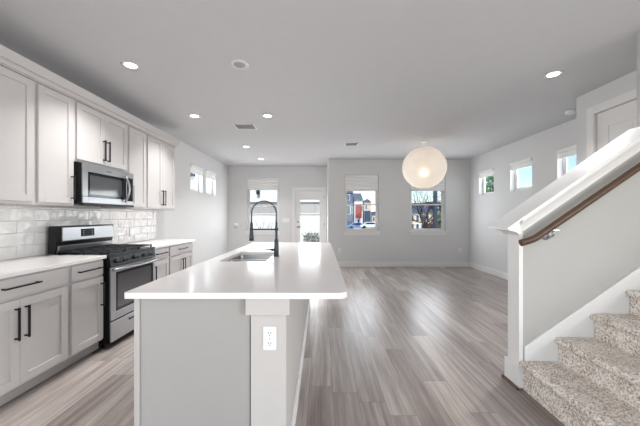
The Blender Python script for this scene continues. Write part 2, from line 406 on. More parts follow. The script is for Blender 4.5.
def shade_side(hole, plane, out, label, grp, drop=.15):
    u0, u1, z0, z1 = hole
    t = thing('roller_shade', label, 'window shade', (plane+out*.03, (u0+u1)/2, z1), grp)
    obj('cassette', B().box(plane-out*.022, plane+out*.045, u0+.004, u1-.004, z1-.062, z1-.004), M['shade'], t, bevel=.012, seg=3)
    obj('shade_fabric', B().box(plane+out*.018, plane+out*.024, u0+.012, u1-.012, z1-drop, z1-.0625), M['shade'], t)
    obj('bottom_rail', B().box(plane+out*.012, plane+out*.03, u0+.012, u1-.012, z1-drop-.02, z1-drop-.0005), M['shade'], t, bevel=.004)
for h, l in zip(WL, ('white roller shade in the left wall window nearer the kitchen cabinets', 'white roller shade in the left wall window nearer the far corner')):
    shade_side(h, XL, -1, l, 'roller shades on the left wall', .16)
for h, l in zip(WR, ('white roller shade in the right wall window partly cut off by the stair wall', 'white roller shade in the middle one of three high right wall windows', 'white roller shade in the high right wall window nearest the far corner')):
    shade_side(h, XR, 1, l, 'roller shades on the right wall', .13)

# ---------------------------------------------------------------- patio door
def sdoor(name, loc):
    d = thing(name, '', '', loc); del d['label']; del d['category']; d['kind'] = 'structure'; return d
u0, u1, _, zt = DB
d = sdoor('door_1', (-.335, YB, 0))
obj('door_casing', B().box(u0-.085, u0, YB-.02, YB-.0005, 0, zt+.085).box(u1, XJ-.016, YB-.02, YB-.0005, 0, zt+.085).box(u0, u1, YB-.02, YB-.0005, zt, zt+.085), M['trim'], d, bevel=.004)
obj('door_jamb', B().box(u0, u0+.02, YB, YB+T, 0, zt).box(u1-.02, u1, YB, YB+T, 0, zt).box(u0+.02, u1-.02, YB, YB+T, zt-.02, zt), M['trim'], d)
a0, a1, dz0, dz1, dy0, dy1 = u0+.023, u1-.023, .01, zt-.023, YB+.03, YB+.075
gx0, gx1, gz0, gz1 = a0+.115, a1-.12, .25, 1.78
leafb = wall_holes(B(), 'y', dy0, dy1, a0, a1, dz0, dz1, [(gx0, gx1, gz0, gz1)])
leafo = obj('door_leaf', leafb, M['trim'], d)
gm = B()
for (p, q, r, s_) in ((gx0-.02, gx0+.01, gz0-.02, gz1+.02), (gx1-.01, gx1+.02, gz0-.02, gz1+.02), (gx0+.01, gx1-.01, gz0-.02, gz0+.01), (gx0+.01, gx1-.01, gz1-.01, gz1+.02)): gm.box(p, q, dy0-.008, dy0, r, s_)
obj('glass_bead', gm, M['trim'], leafo, bevel=.003)
obj('glass_pane', B().box(gx0, gx1, dy0+.02, dy0+.024, gz0, gz1), M['glass'], leafo)
hb = B().lathe([(.026, 0), (.026, -.012), (.01, -.014), (.01, -.045), (.0, -.045)], (a0+.06, dy0, .98), 'y', 16)
hb.tube([(a0+.06, dy0-.045, .98), (a0+.16, dy0-.048, .98)], .009, 8)
obj('door_handle', hb, M['steel'], leafo)
obj('deadbolt', B().lathe([(.027, 0), (.027, -.014), (.018, -.02), (0, -.02)], (a0+.06, dy0, 1.12), 'y', 16), M['steel'], leafo)
for z in (.25, 1.05, 1.83): obj('hinge', B().box(a1-.004, a1+.012, dy0-.008, dy0+.004, z-.045, z+.045), M['gun'], leafo)

# ---------------------------------------------------------------- closet door (faces -x)
d = sdoor('door_2', (XC, 2.83, 0))
y0, y1, _, zt = DC
obj('door_casing', B().box(XC-.02, XC-.0005, y1, y1+.088, 0, zt+.09).box(XC-.02, XC-.0005, y0, y1, zt, zt+.09), M['trim'], d, bevel=.004)
leafo = obj('door_leaf', B().box(XC+.02, XC+.055, y0+.004, y1-.004, .01, zt-.004), M['trim'], d, bevel=.002)
pb = B()
for (za, zb) in ((.2, .95), (1.1, 1.85), (2.0, 2.30)):
    for (ya, yb) in ((y0+.12, (y0+y1)/2-.05), ((y0+y1)/2+.05, y1-.12)):
        pb.box(XC+.012, XC+.0195, ya, yb, za, za+.02); pb.box(XC+.012, XC+.0195, ya, yb, zb-.02, zb)
        pb.box(XC+.012, XC+.0195, ya, ya+.02, za+.02, zb-.02); pb.box(XC+.012, XC+.0195, yb-.02, yb, za+.02, zb-.02)
        pb.box(XC+.014, XC+.0195, ya+.05, yb-.05, za+.05, zb-.05)
obj('door_panel', pb, M['trim'], leafo, bevel=.003)

# ---------------------------------------------------------------- kitchen cabinets (left wall, fronts face +x)
XU, XB = -2.366, -2.084            # door front planes
G = .019                          # reveal
def shaker(xf, ya, yb, za, zb, rail=.058):
    b = B(); x0 = xf-.02
    b.box(x0, xf, ya, ya+rail, za, zb).box(x0, xf, yb-rail, yb, za, zb).box(x0, xf, ya+rail, yb-rail, za, za+rail).box(x0, xf, ya+rail, yb-rail, zb-rail, zb)
    b.box(x0+.002, xf-.009, ya+rail, yb-rail, za+rail, zb-rail)
    return b
def pull(xf, p, q):
    """bar pull from p to q, (y,z) pairs"""
    (ya, za), (yb, zb) = p, q; b = B(); dx = xf+.032; dy, dz = (yb-ya), (zb-za); L = math.hypot(dy, dz)
    def at(t): return (ya+dy*t, za+dz*t)
    r = .0055
    if abs(dz) > abs(dy): b.box(dx-r, dx+r, ya-r, ya+r, za, zb)
    else: b.box(dx-r, dx+r, ya, yb, za-r, za+r)
    for t in (.012/L, 1-.012/L):
        y, z = at(t); b.box(xf+.0005, dx-r, y-r, y+r, z-r, z+r)
    return b
UP = [1.624, 2.386, 2.767, 3.529, 3.910, 4.672]
uz0, uz1 = 1.385, 2.41
def upper(ya, yb, z0, ndoor, hy, label, hz=None):
    t = thing('upper_cabinet', label, 'cabinet', (XL, (ya+yb)/2, z0), 'upper cabinets on the left wall')
    obj('cabinet_body', B().box(XL+.001, XU-.0205, ya+.0008, yb-.0008, z0, uz1), M['cab'], t, bevel=.001)
    w = (yb-ya-2*G)/ndoor
    for k in range(ndoor):
        a = ya+G+k*w+(.0015 if k else 0); b_ = ya+G+(k+1)*w-(.0015 if k < ndoor-1 else 0)
        dd = obj('door', shaker(XU, a, b_, z0+.022, uz1-.012), M['cab'], t, bevel=.0015)
        if ndoor == 2: hh = b_-.03 if k == 0 else a+.03
        else: hh = a+.03 if hy < 0 else b_-.03
        obj('handle', pull(XU, (hh, z0+.062), (hh, z0+.287)), M['black'], dd, bevel=.001)
upper(UP[0], UP[1], uz0, 2, 0, 'large greige shaker upper cabinet at the left edge of the picture')
upper(UP[1], UP[2], uz0, 1, 1, 'narrow greige shaker upper cabinet just left of the microwave')
upper(UP[2], UP[3], 1.822, 2, 0, 'short greige two-door upper cabinet directly above the microwave')
upper(UP[3], UP[4], uz0, 1, -1, 'narrow greige shaker upper cabinet just right of the microwave')
upper(UP[4], UP[5], uz0, 2, 0, 'greige two-door upper cabinet at the far end of the row')

# crown over the cabinets: cove then fascia
zc0 = uz1-.0005
prof = [(XU-.02, zc0), (XU-.001, zc0), (XU-.001, zc0+.008), (XU+.014, zc0+.010), (XU+.02, zc0+.018), (XU+.022, zc0+.026), (XU+.03, zc0+.028), (XU+.033, zc0+.034), (XU+.058, zc0+.034), (XU+.058, zc0+.04), (XU+.066, zc0+.108), (XU-.02, zc0+.108)]
cr = B().prism(prof, 'y', UP[0], UP[5]+.02)
cr.box(XL+.001, XU-.0205, UP[0], UP[5]+.02, uz1+.0005, uz1+.1075)
struct('trim_1', cr, M['cab'])

# base cabinets
def base(ya, yb, ndoor, hside, label):
    t = thing('base_cabinet', label, 'cabinet', (XL, (ya+yb)/2, 0), 'base cabinets on the left wall')
    obj('cabinet_body', B().box(XL+.001, XB-.0205, ya+.0008, yb-.0008, .105, .8835), M['cab'], t, bevel=.001)
    obj('toe_kick', B().box(XL+.001, XB-.06, ya+.0008, yb-.0008, .018, .1045).box(XL+.001, XB-.09, ya+.0008, yb-.0008, 0, .018), M['isl'], t)  # greyer than the cabinet fronts: shade of the recess put into the colour
    dr = obj('drawer', B().box(XB-.02, XB, ya+G, yb-G, .735, .868), M['cab'], t, bevel=.003)
    c = (ya+yb)/2; hw = .125
    obj('handle', pull(XB, (c-hw, .808), (c+hw, .808)), M['black'], dr, bevel=.001)
    w = (yb-ya-2*G)/ndoor
    for k in range(ndoor):
        a = ya+G+k*w+(.0015 if k else 0); b_ = ya+G+(k+1)*w-(.0015 if k < ndoor-1 else 0)
        dd = obj('door', shaker(XB, a, b_, .125, .715), M['cab'], t, bevel=.0015)
        if ndoor == 2: hh = b_-.032 if k == 0 else a+.032
        else: hh = b_-.032 if hside > 0 else a+.032
        obj('handle', pull(XB, (hh, .44), (hh, .665)), M['black'], dd, bevel=.001)
BS = [1.588, 2.385, 2.768, 3.532, 3.955, 4.69]
base(BS[0], BS[1], 2, 0, 'wide greige base cabinet with two doors at the left edge of the picture')
base(BS[1], BS[2], 1, 1, 'narrow greige base cabinet just left of the gas range')
base(BS[3], BS[4], 1, -1, 'narrow greige base cabinet on the far side of the gas range')
base(BS[4], BS[5], 2, 0, 'wide greige base cabinet at the far end of the row')
tag(recentre(obj('countertop', B().box(XL+.001, -2.062, BS[0], BS[2]-.002, .884, .914), M['quartz'], bevel=.003)), 'white quartz countertop on the cabinets left of the gas range', 'countertop')
tag(recentre(obj('countertop', B().box(XL+.001, -2.062, BS[3]+.002, BS[5]+.02, .884, .914), M['quartz'], bevel=.003)), 'white quartz countertop on the cabinets beyond the gas range', 'countertop')

# backsplash: glossy tiles, running bond, over a grout bed
t = thing('tile_backsplash', 'glossy white subway tile backsplash between countertop and upper cabinets', 'backsplash', (XL, 3.1, .914))
obj('grout_bed', B().box(XL+.0003, XL+.004, BS[0], UP[5]+.03, .9145, 1.3845), M['grout'], t)
b = B(); th = .108; tw = .318; g = .0022
random.seed(3)
for r in range(5):
    z0 = .916+r*(th+g); z1 = min(z0+th, 1.3845); y = BS[0]-(.5*tw if r % 2 else 0)
    while y < UP[5]+.03:
        a, c = max(y, BS[0]), min(y+tw, UP[5]+.03)
        if c-a > .01:
            d1, d2, d3, d4 = [random.uniform(-.0022, .0022) for _ in range(4)]
            e = .008; X0 = XL+.0041; X1 = XL+.0115
            o_ = [(X0, a, z0), (X0, c, z0), (X0, c, z1), (X0, a, z1)]
            i_ = [(X1+d1, a+e, z0+e), (X1+d2, c-e, z0+e), (X1+d3, c-e, z1-e), (X1+d4, a+e, z1-e)]
            m_ = [(X1-.002, a+.001, z0+.001), (X1-.002, c-.001, z0+.001), (X1-.002, c-.001, z1-.001), (X1-.002, a+.001, z1-.001)]
            O = [b.bm.verts.new(p) for p in o_]; Mv = [b.bm.verts.new(p) for p in m_]; I = [b.bm.verts.new(p) for p in i_]
            b.bm.faces.new(I)
            for k in range(4):
                b.bm.faces.new([O[k], O[(k+1)%4], Mv[(k+1)%4], Mv[k]]); b.bm.faces.new([Mv[k], Mv[(k+1)%4], I[(k+1)%4], I[k]])
        y += tw+g
obj('tiles', b, M['tile'], t)

# outlets
def outlet_x(x, y, z, label):
    t = thing('wall_outlet', label, 'outlet', (x, y, z))
    obj('cover_plate', B().box(x+.0005, x+.007, y-.036, y+.036, z-.058, z+.058), M['white'], t, bevel=.002)
    for s in (-.027, .027): obj('socket', B().box(x+.0071, x+.009, y-.016, y+.016, z+s-.018, z+s+.018), M['white'], t, bevel=.002)
outlet_x(XL+.013, 4.08, 1.06, 'white outlet plate on the tile backsplash beyond the range')

# ---------------------------------------------------------------- gas range
ya, yb = 2.772, 3.528; yc = (ya+yb)/2
t = thing('gas_range', 'stainless steel and black gas range between the base cabinets', 'range', (-2.38, yc, 0))
obj('range_body', B().box(XL+.02, -2.0855, ya, yb, .045, .895).box(-2.0854, -2.046, ya+.002, ya+.0055, .06, .79), M['enamel'], t, bevel=.003)
for fx in (-2.62, -2.14):
    for fy in (ya+.05, yb-.05): fb = B(); fb.lathe([(.018, 0), (.018, .01), (.01, .012), (.01, .046)], (fx, fy, 0), 'z', 12); obj('leveling_foot', fb, M['black'], t)
obj('cooktop', B().box(XL+.10, -2.035, ya, yb, .8955, .915), M['gun'], t, bevel=.004)
# control panel, slightly sloping
cp = obj('control_panel', B().prism([(-2.0845, .793), (-2.03, .793), (-2.042, .895), (-2.0845, .895)], 'y', ya, yb), M['enamel'], t, bevel=.004)
for ky in (2.875, 2.972, 3.15, 3.328, 3.425):
    k = B().lathe([(.024, 0), (.024, .006), (.019, .008), (.017, .034), (.0, .034)], (-2.0365, ky, .845), 'x', 20)
    k.box(-2.004, -1.998, ky-.004, ky+.004, .828, .862)
    obj('knob', k, M['gun'], cp)
# oven door
obj('door_core', wall_holes(B(), 'x', -2.0845, -2.0465, ya+.006, yb-.006, .272, .788, [(ya+.075, yb-.055, .35, .735)]), M['enamel'], t)
dr = obj('oven_door', wall_holes(B(), 'x', -2.046, -2.03, ya+.006, yb-.006, .272, .788, [(ya+.075, yb-.055, .35, .735)]), M['steel'], t, bevel=.003)
obj('oven_window', B().box(-2.075, -2.034, ya+.0755, yb-.0555, .3505, .7345), M['ovenglass'], dr)
wf = wall_holes(B(), 'x', -2.0335, -2.0295, ya+.0755, yb-.0555, .3505, .7345, [(ya+.10, yb-.08, .378, .71)])
obj('window_border', wf, M['gloss'], dr)
hp = []
for k in range(17):
    s = k/16; hp.append((-2.006+.042*math.sin(PI*s), ya+.022+(yb-ya-.044)*s, .765))
hb = B().tube(hp, .0125, 12); hb.box(-2.0295, -2.0, ya+.014, ya+.04, .752, .778).box(-2.0295, -2.0, yb-.04, yb-.014, .752, .778)
obj('door_handle', hb, M['steel'], dr, bevel=.002)
obj('drawer_core', B().box(-2.084, -2.0465, ya+.006, yb-.006, .062, .258), M['enamel'], t)
dw = obj('storage_drawer', B().box(-2.046, -2.032, ya+.006, yb-.006, .062, .258), M['steel'], t, bevel=.004)
obj('drawer_pull', B().box(-2.0315, -2.022, yc-.11, yc+.11, .197, .215), M['gloss'], dw, bevel=.003)
# backguard
obj('backguard', B().prism([(XL+.065, .9155), (XL+.13, .9155), (XL+.155, 1.03), (XL+.165, 1.19), (XL+.075, 1.19)], 'y', ya, yb), M['enamel'], t, bevel=.006)
bg = obj('backguard_panel', B().prism([(XL+.1575, 1.035), (XL+.182, 1.042), (XL+.18, 1.178), (XL+.1665, 1.185)], 'y', ya+.04, yb-.03), M['steel'], t, bevel=.004)
obj('clock_display', B().prism([(XL+.1822, 1.075), (XL+.186, 1.075), (XL+.1845, 1.155), (XL+.1807, 1.155)], 'y', 3.03, 3.20), M['display'], bg)
for j in range(2):
    for k in range(3): obj('display_button', B().box(XL+.1855, XL+.1867, 3.045+j*.115, 3.065+j*.115, 1.083+k*.022, 1.095+k*.022), M['badge'], bg)
obj('backguard_trim', B().prism([(XL+.1345, .925), (XL+.155, .925), (XL+.165, .995), (XL+.148, .998)], 'y', ya+.02, yb-.02), M['steel'], t, bevel=.003)
# grates and burners
gy = [(ya+.02, ya+.255), (ya+.262, yb-.262), (yb-.255, yb-.02)]
for (p, q) in gy:
    g_ = B(); zt_ = .948; r = .007; xa, xb = -2.565, -2.065
    for y in (p+r, (p+q)/2, q-r): g_.box(xa, xb, y-r, y+r, zt_-.014, zt_)
    for x in (xa+r, (xa*3+xb)/4, (xa+xb)/2, (xa+3*xb)/4, xb-r): g_.box(x-r, x+r, p, q, zt_-.013, zt_+.001)
    for x in (xa+r, (xa+xb)/2, xb-r):
        for y in (p+r, q-r): g_.box(x-r, x+r, y-r, y+r, .9155, zt_-.010)
    obj('grate', g_, M['iron'], t, bevel=.002)
for (bx, by) in ((-2.44, ya+.137), (-2.19, ya+.137), (-2.315, yc), (-2.44, yb-.137), (-2.19, yb-.137)):
    obj('burner', B().lathe([(.05, 0), (.05, .008), (.036, .01), (.036, .018), (.0, .018)], (bx, by, .9155), 'z', 20), M['iron'], t)

# ---------------------------------------------------------------- microwave
mz0, mz1, xm = 1.407, 1.813, -2.30
t = thing('microwave', 'stainless steel over-the-range microwave under the short upper cabinet', 'microwave', (-2.5, yc, mz0))
obj('microwave_body', B().box(XL+.014, -2.345, ya, yb, mz0, mz1).box(-2.345, -2.3125, ya+.002, ya+.006, mz0+.012, mz1-.008), M['enamel'], t)
w0, w1 = ya+.065, yb-.205
dr = obj('microwave_door', wall_holes(B(), 'x', -2.312, xm, ya, yb-.135, mz0+.012, mz1-.008, [(w0, w1+.07, mz0+.075, mz1-.085)]), M['steel'], t, bevel=.003)
obj('door_window', B().box(-2.34, xm-.004, w0+.0005, w1+.0695, mz0+.0755, mz1-.0855), M['mwglass'], dr)
obj('window_border', wall_holes(B(), 'x', xm-.0035, xm+.001, w0+.0005, w1+.0695, mz0+.0755, mz1-.0855, [(w0+.02, w1-.0, mz0+.10, mz1-.115)]), M['gloss'], dr)
hp = []
for k in range(15):
    s = k/14; hp.append((xm+.012+.05*math.sin(PI*s), w1+.035, mz0+.045+(mz1-mz0-.10)*s))
obj('door_handle', B().tube(hp, .012, 12), M['steel'], dr)
obj('maker_badge', B().box(xm+.0003, xm+.0018, 3.08, 3.15, mz1-.052, mz1-.04), M['badge'], dr)
cp = obj('control_panel', wall_holes(B(), 'x', -2.3122, xm, yb-.134, yb, mz0+.012, mz1-.008, [(yb-.12, yb-.015, mz0+.06, mz1-.07)]), M['steel'], t, bevel=.003)
obj('keypad', B().box(-2.34, xm-.001, yb-.1195, yb-.0155, mz0+.0605, mz1-.0705), M['gloss'], cp)
obj('vent_strip', B().box(-2.3445, xm+.004, ya, yb, mz0-.012, mz0+.0115), M['enamel'], t, bevel=.003)

# ---------------------------------------------------------------- kitchen island
IX0, IX1, IY0, IY1 = -.967, .131, 1.404, 4.133
t = thing('kitchen_island', 'long grey kitchen island with a painted half wall on its seating side', 'kitchen island', (-.55, 2.77, 0))
obj('cabinet_box', B().box(-.934, -.3535, 1.462, 4.07, .105, .62).box(-.934, -.915, 1.462, 4.07, .62, .8835).box(-.372, -.3535, 1.462, 4.07, .62, .8835).box(-.915, -.372, 1.462, 1.49, .62, .8835).box(-.915, -.372, 4.04, 4.07, .62, .8835), M['isl'], t, bevel=.001)
obj('toe_kick', B().box(-.864, -.3535, 1.47, 4.06, 0, .1045), M['isl'], t)
obj('end_panel', B().box(-.911, -.360, 1.45, 1.4615, 0, .884), M['isl'], t)
obj('corner_stile', B().box(-.939, -.9115, 1.442, 1.4615, 0, .884), M['stile'], t, bevel=.001)
hw = obj('half_wall', B().box(-.353, -.176, 1.44, 4.09, 0, .884), M['pier'], t, bevel=.002)
ap = B().box(-.375, -.158, 1.424, 1.4395, .797, .8838).box(-.1755, -.158, 1.4396, 4.105, .797, .8838)
obj('apron_trim', ap, M['pier'], t, bevel=.002)
obj('island_baseboard', B().box(-.1755, -.160, 1.43, 4.10, 0, .115), M['trim'], t, bevel=.003)
# island countertop slab with sink cutout
def rrect(x0, x1, y0, y1, r, n=6, rl=None):
    pts = []; R_ = r; L_ = r if rl is None else rl
    for (sx, sy, r, a0) in ((1, 1, R_, 0), (0, 1, L_, PI/2), (0, 0, L_, PI), (1, 0, R_, 1.5*PI)):
        cx = x1-r if sx else x0+r; cy = y1-r if sy else y0+r
        for k in range(n+1): a = a0+PI/2*k/n; pts.append((cx+r*math.cos(a), cy+r*math.sin(a)))
    return pts
SX0, SX1, SY0, SY1 = -.852, -.462, 2.385, 3.03
slab = B()
for z in (.884, .914):
    es = []
    for loop in (rrect(IX0, IX1, IY0, IY1, .055, 8, .012), rrect(SX0, SX1, SY0, SY1, .03)):
        vs = [slab.bm.verts.new((x, y, z)) for x, y in loop]
        es += [slab.bm.edges.new((vs[k], vs[(k+1) % len(vs)])) for k in range(len(vs))]
    bmesh.ops.triangle_fill(slab.bm, use_beauty=True, edges=es)
slab.bm.verts.ensure_lookup_table()
vl = list(slab.bm.verts); nh = len(vl)//2; n1_ = 36; 
for (a, n_) in ((0, n1_), (n1_, nh-n1_)):
    for k in range(n_):
        p, q = a+k, a+(k+1) % n_; slab.bm.faces.new([vl[p], vl[q], vl[nh+q], vl[nh+p]])
tag(recentre(obj('island_countertop', slab, M['quartz'], bevel=.003)), 'large white quartz countertop with rounded corners on top of the island', 'countertop')

# double bowl undermount sink
t = thing('kitchen_sink', 'stainless steel double bowl undermount sink in the island top', 'sink', ((SX0+SX1)/2, (SY0+SY1)/2, .884))
def bowl(x0, x1, y0, y1, zt, zb, r=.04, w=.0015):
    b = B(); n = 6; levels = [(0, zt, r), (.002, zt-.01, r), (.008, zb+.03, r), (.02, zb+.008, r), (.04, zb, r)]
    rings = []
    for ins, z, rr in levels: rings.append([b.bm.verts.new((x, y, z)) for x, y in rrect(x0+ins, x1-ins, y0+ins, y1-ins, rr, n)])
    for A, C in zip(rings, rings[1:]):
        for k in range(len(A)): f_ = b.bm.faces.new([A[k], A[(k+1) % len(A)], C[(k+1) % len(A)], C[k]]); f_.smooth = True
    b.bm.faces.new(rings[-1])
    return b
ym = 2.715
for (p, q) in ((SY0-.008, ym-.014), (ym+.014, SY1+.008)):
    bo = obj('sink_bowl', bowl(SX0-.008, SX1+.008, p, q, .8825, .68), M['sinksteel'], t)
    obj('drain', B().lathe([(.04, 0), (.04, .003), (.03, .004), (.028, .001), (0, .001)], ((SX0+SX1)/2, (p+q)/2, .6805), 'z', 20), M['chrome'], bo)
obj('sink_divider', B().box(SX0-.008, SX1+.008, ym-.0138, ym+.0138, .868, .8825), M['sinksteel'], t, bevel=.006, seg=3)

# pull-down spring faucet
FX, FY = -.42, 2.69
t = thing('kitchen_faucet', 'tall gunmetal pull-down faucet with an arched spring spout', 'faucet', (FX, FY, .914))
obj('faucet_base', B().lathe([(.028, 0), (.028, .006), (.023, .01), (.022, .10), (.019, .15), (.012, .165), (.010, .30), (.010, .32)], (FX, FY, .9145), 'z', 24), M['gun'], t)
arc = []; R = .116; zc = 1.312
arc = [(FX, FY, 1.23+.02*k) for k in range(4)]
for k in range(25): a = PI*k/24; arc.append((FX-R+R*math.cos(a), FY, zc+R*math.sin(a)))
arc += [(FX-2*R, FY, zc-.03*k) for k in range(1, 5)]
obj('hose', B().tube(arc, .0055, 10), M['black'], t)
# coil spring round the hose
L = [0]
for p, q in zip(arc, arc[1:]): L.append(L[-1]+(Vector(q)-Vector(p)).length)
turns = 60; N = turns*10; hel = []
for i in range(N+1):
    s = L[-1]*i/N; j = max(k for k in range(len(L)) if L[k] <= s+1e-9); j = min(j, len(arc)-2)
    f_ = (s-L[j])/(L[j+1]-L[j]); p = Vector(arc[j]).lerp(Vector(arc[j+1]), f_); tt = (Vector(arc[j+1])-Vector(arc[j])).normalized()
    nn = Vector((0, 1, 0)); bbn = tt.cross(nn); a = 2*PI*turns*i/N
    hel.append(p+(nn*math.cos(a)+bbn*math.sin(a))*.0085)
obj('coil_spring', B().tube(hel, .0018, 5), M['chrome'], t, smooth=True)
HX = FX-2*R
obj('spray_head', B().lathe([(.010, .17), (.014, .155), (.015, .09), (.021, .03), (.022, 0), (0, 0)][::-1], (HX, FY, 1.06), 'z', 20), M['gun'], t)
sa = B().tube([(FX, FY, 1.165), (HX+.012, FY, 1.165)], .0065, 10); sa.lathe([(.017, -.012), (.017, .012)], (FX, FY, 1.165), 'z', 16)
sa.lathe([(.018, -.008), (.018, .008)], (HX, FY, 1.165), 'z', 16)
obj('support_arm', sa, M['gun'], t)
lv = B().tube([(FX-.02, FY, .975), (FX-.05, FY, .977)], .013, 12); lv.tube([(FX-.045, FY, .98), (FX-.115, FY-.01, .984)], [.008, .006], 10)
obj('lever_handle', lv, M['gun'], t)

# island outlet on half wall end
t = thing('wall_outlet', 'white duplex outlet on the end of the island half wall', 'outlet', (-.25, 1.44, .68))
ox, oy, oz = -.257, 1.44, .679
obj('cover_plate', B().box(ox-.033, ox+.033, oy-.006, oy-.0005, oz-.058, oz+.058), M['white'], t, bevel=.002)
for s in (-.025, .025):
    so = obj('socket', B().prism([(ox+.0165*math.cos(a)*1.05, oz+s+max(-.0145, min(.0145, .0185*math.sin(a)))) for a in (2*PI*k/20 for k in range(20))], 'y', oy-.0078, oy-.0061), M['white'], t)
    sl = B().box(ox-.0075, ox-.005, oy-.0083, oy-.0079, oz+s-.001, oz+s+.009).box(ox+.005, ox+.0075, oy-.0083, oy-.0079, oz+s-.001, oz+s+.008)
    sl.lathe([(.0026, 0), (.0026, -.0004)], (ox, oy-.0079, oz+s-.008), 'y', 10)
    obj('socket_slots', sl, M['slot'], so)
obj('screw', B().lathe([(.003, 0), (.003, -.001)], (ox, oy-.0061, oz), 'y', 10), M['steel'], t)

def outlet_back(x, z, label):
    t = thing('wall_outlet', label, 'outlet', (x, YB2, z), 'outlets on the back wall')
    obj('cover_plate', B().box(x-.036, x+.036, YB2-.006, YB2-.0005, z-.058, z+.058), M['white'], t, bevel=.002)
    for s_ in (-.026, .026): obj('socket', B().box(x-.016, x+.016, YB2-.008, YB2-.0061, z+s_-.014, z+s_+.014), M['vent'], t, bevel=.002)
outlet_back(.46, .43, 'white outlet low on the back wall near the patio door side')
outlet_back(3.53, .43, 'white outlet low on the back wall near the right corner')
# switch plate and round wall plate on the back wall
t = thing('light_switch', 'white wide light switch plate left of the patio door', 'light switch', (-1.03, YB, 1.17))
obj('cover_plate', B().box(-1.13, -.925, YB-.007, YB-.0005, 1.115, 1.235), M['white'], t, bevel=.002)
for k in range(3): obj('rocker_switch', B().box(-1.105+k*.058, -1.07+k*.058, YB-.011, YB-.0071, 1.14, 1.21), M['white'], t, bevel=.002)
t = thing('wall_thermostat', 'small round white device low on the wall near the left corner', 'thermostat', (-2.48, YB, 1.02))
obj('mounting_plate', B().lathe([(.075, 0), (.075, -.006), (0, -.006)], (-2.48, YB-.0005, 1.02), 'y', 28), M['white'], t)
obj('dial', B().lathe([(.055, 0), (.053, -.014), (0, -.016)], (-2.48, YB-.0066, 1.02), 'y', 28), M['vent'], t)

# ---------------------------------------------------------------- stairs
SYW = 2.175                         # room face of the stair wall
sl_ = .69
# stair wall, sloping top under the cap, full height from x=2.39
x0, x1, x2 = 1.478, 2.49, XR
def ztop(x): return 1.2005+sl_*(x-1.345)-.125
sw = B().prism([(x0+.012, 0), (x1, 0), (x1, ztop(x1)), (x0+.012, ztop(x0+.012))], 'y', SYW, 2.295)
sw.box(x1, XR, SYW, 2.295, 0, H)
struct('wall_stair', sw, M['wallshaded'])
# end board (white), with plinth
eb = B().prism([(x0, 0), (x0+.0115, 0), (x0+.0115, ztop(x0)), (x0, ztop(x0))], 'y', SYW-.006, 2.301)
eb.box(x0+.0116, x0+.03, SYW-.006, SYW-.0005, 0, ztop(x0)-.0)
struct('trim_2', eb, M['trim'], bevel=.002)
struct('trim_3', B().box(x0-.018, x0-.0005, SYW-.022, 2.315, .01, .17).box(x0-.0004, x0+.035, SYW-.022, SYW-.0065, .01, .17), M['trim'], bevel=.003)
struct('trim_4', B().prism([(x0-.034, 0), (x0-.0185, 0), (x0-.0185, .02), (x0-.024, .018), (x0-.034, .004)], 'y', SYW-.03, 2.33), M['wood'])
# sloping cap with bed moulding
def sloped(poly_yz, xa, xb, zoff=0):
    b = B()
    A = [b.bm.verts.new((xa, y, ztop(xa)+z)) for y, z in poly_yz]; C = [b.bm.verts.new((xb, y, ztop(xb)+z)) for y, z in poly_yz]
    n = len(poly_yz); b.bm.faces.new(A); b.bm.faces.new(C[::-1])
    for k in range(n): b.bm.faces.new([A[k], C[k], C[(k+1) % n], A[(k+1) % n]])
    return b
yc_ = (SYW+2.295)/2
hwid = .06
CE = 1.35                            # left end of the cap
cap = sloped([(yc_-.135, .106), (yc_+.115, .106), (yc_+.115, .125), (yc_-.135, .125)], CE, x1)
struct('trim_5', cap, M['trim'], bevel=.003)
mold = [(yc_-.061, -.016), (yc_-.066, -.012), (yc_-.068, .004), (yc_-.074, .02), (yc_-.09, .05), (yc_-.112, .074), (yc_-.124, .09), (yc_-.126, .1055), (yc_-.061, .1055)]
mb = sloped(mold, x0-.012, x1); m2 = sloped([(2*yc_-yc_-(y-yc_)*.85, z) for y, z in mold][::-1], x0-.012, x1)
me_ = bpy.data.meshes.new('tmp'); m2.bm.to_mesh(me_); mb.bm.from_mesh(me_)
m3 = sloped([(yc_-.0605, -.001), (yc_+.0515, -.001), (yc_+.0515, .1055), (yc_-.0605, .1055)], x0-.012, x1); me2 = bpy.data.meshes.new('tmp2'); m3.bm.to_mesh(me2); mb.bm.from_mesh(me2)
m4 = B().prism([(x0-.0125, ztop(x0)-.02), (x0-.022, ztop(x0)-.014), (x0-.045, ztop(x0)+.004), (CE+.03, ztop(CE+.03)+.085), (CE+.012, ztop(CE+.012)+.1055), (x0-.0125, ztop(x0-.0125)+.1055)], 'y', yc_-.10, yc_+.09)
me3 = bpy.data.meshes.new('tmp3'); m4.bm.to_mesh(me3); mb.bm.from_mesh(me3)
struct('trim_6', mb, M['trim'])
# skirt board along the wall above the steps
def zsk(x): return .293+.695*(x-1.485)
sk = B().prism([(1.515, 0), (XR, 0), (XR, zsk(XR)), (1.515, zsk(1.515))], 'y', SYW-.018, SYW-.0005)
struct('trim_7', sk, M['trim'], bevel=.002)

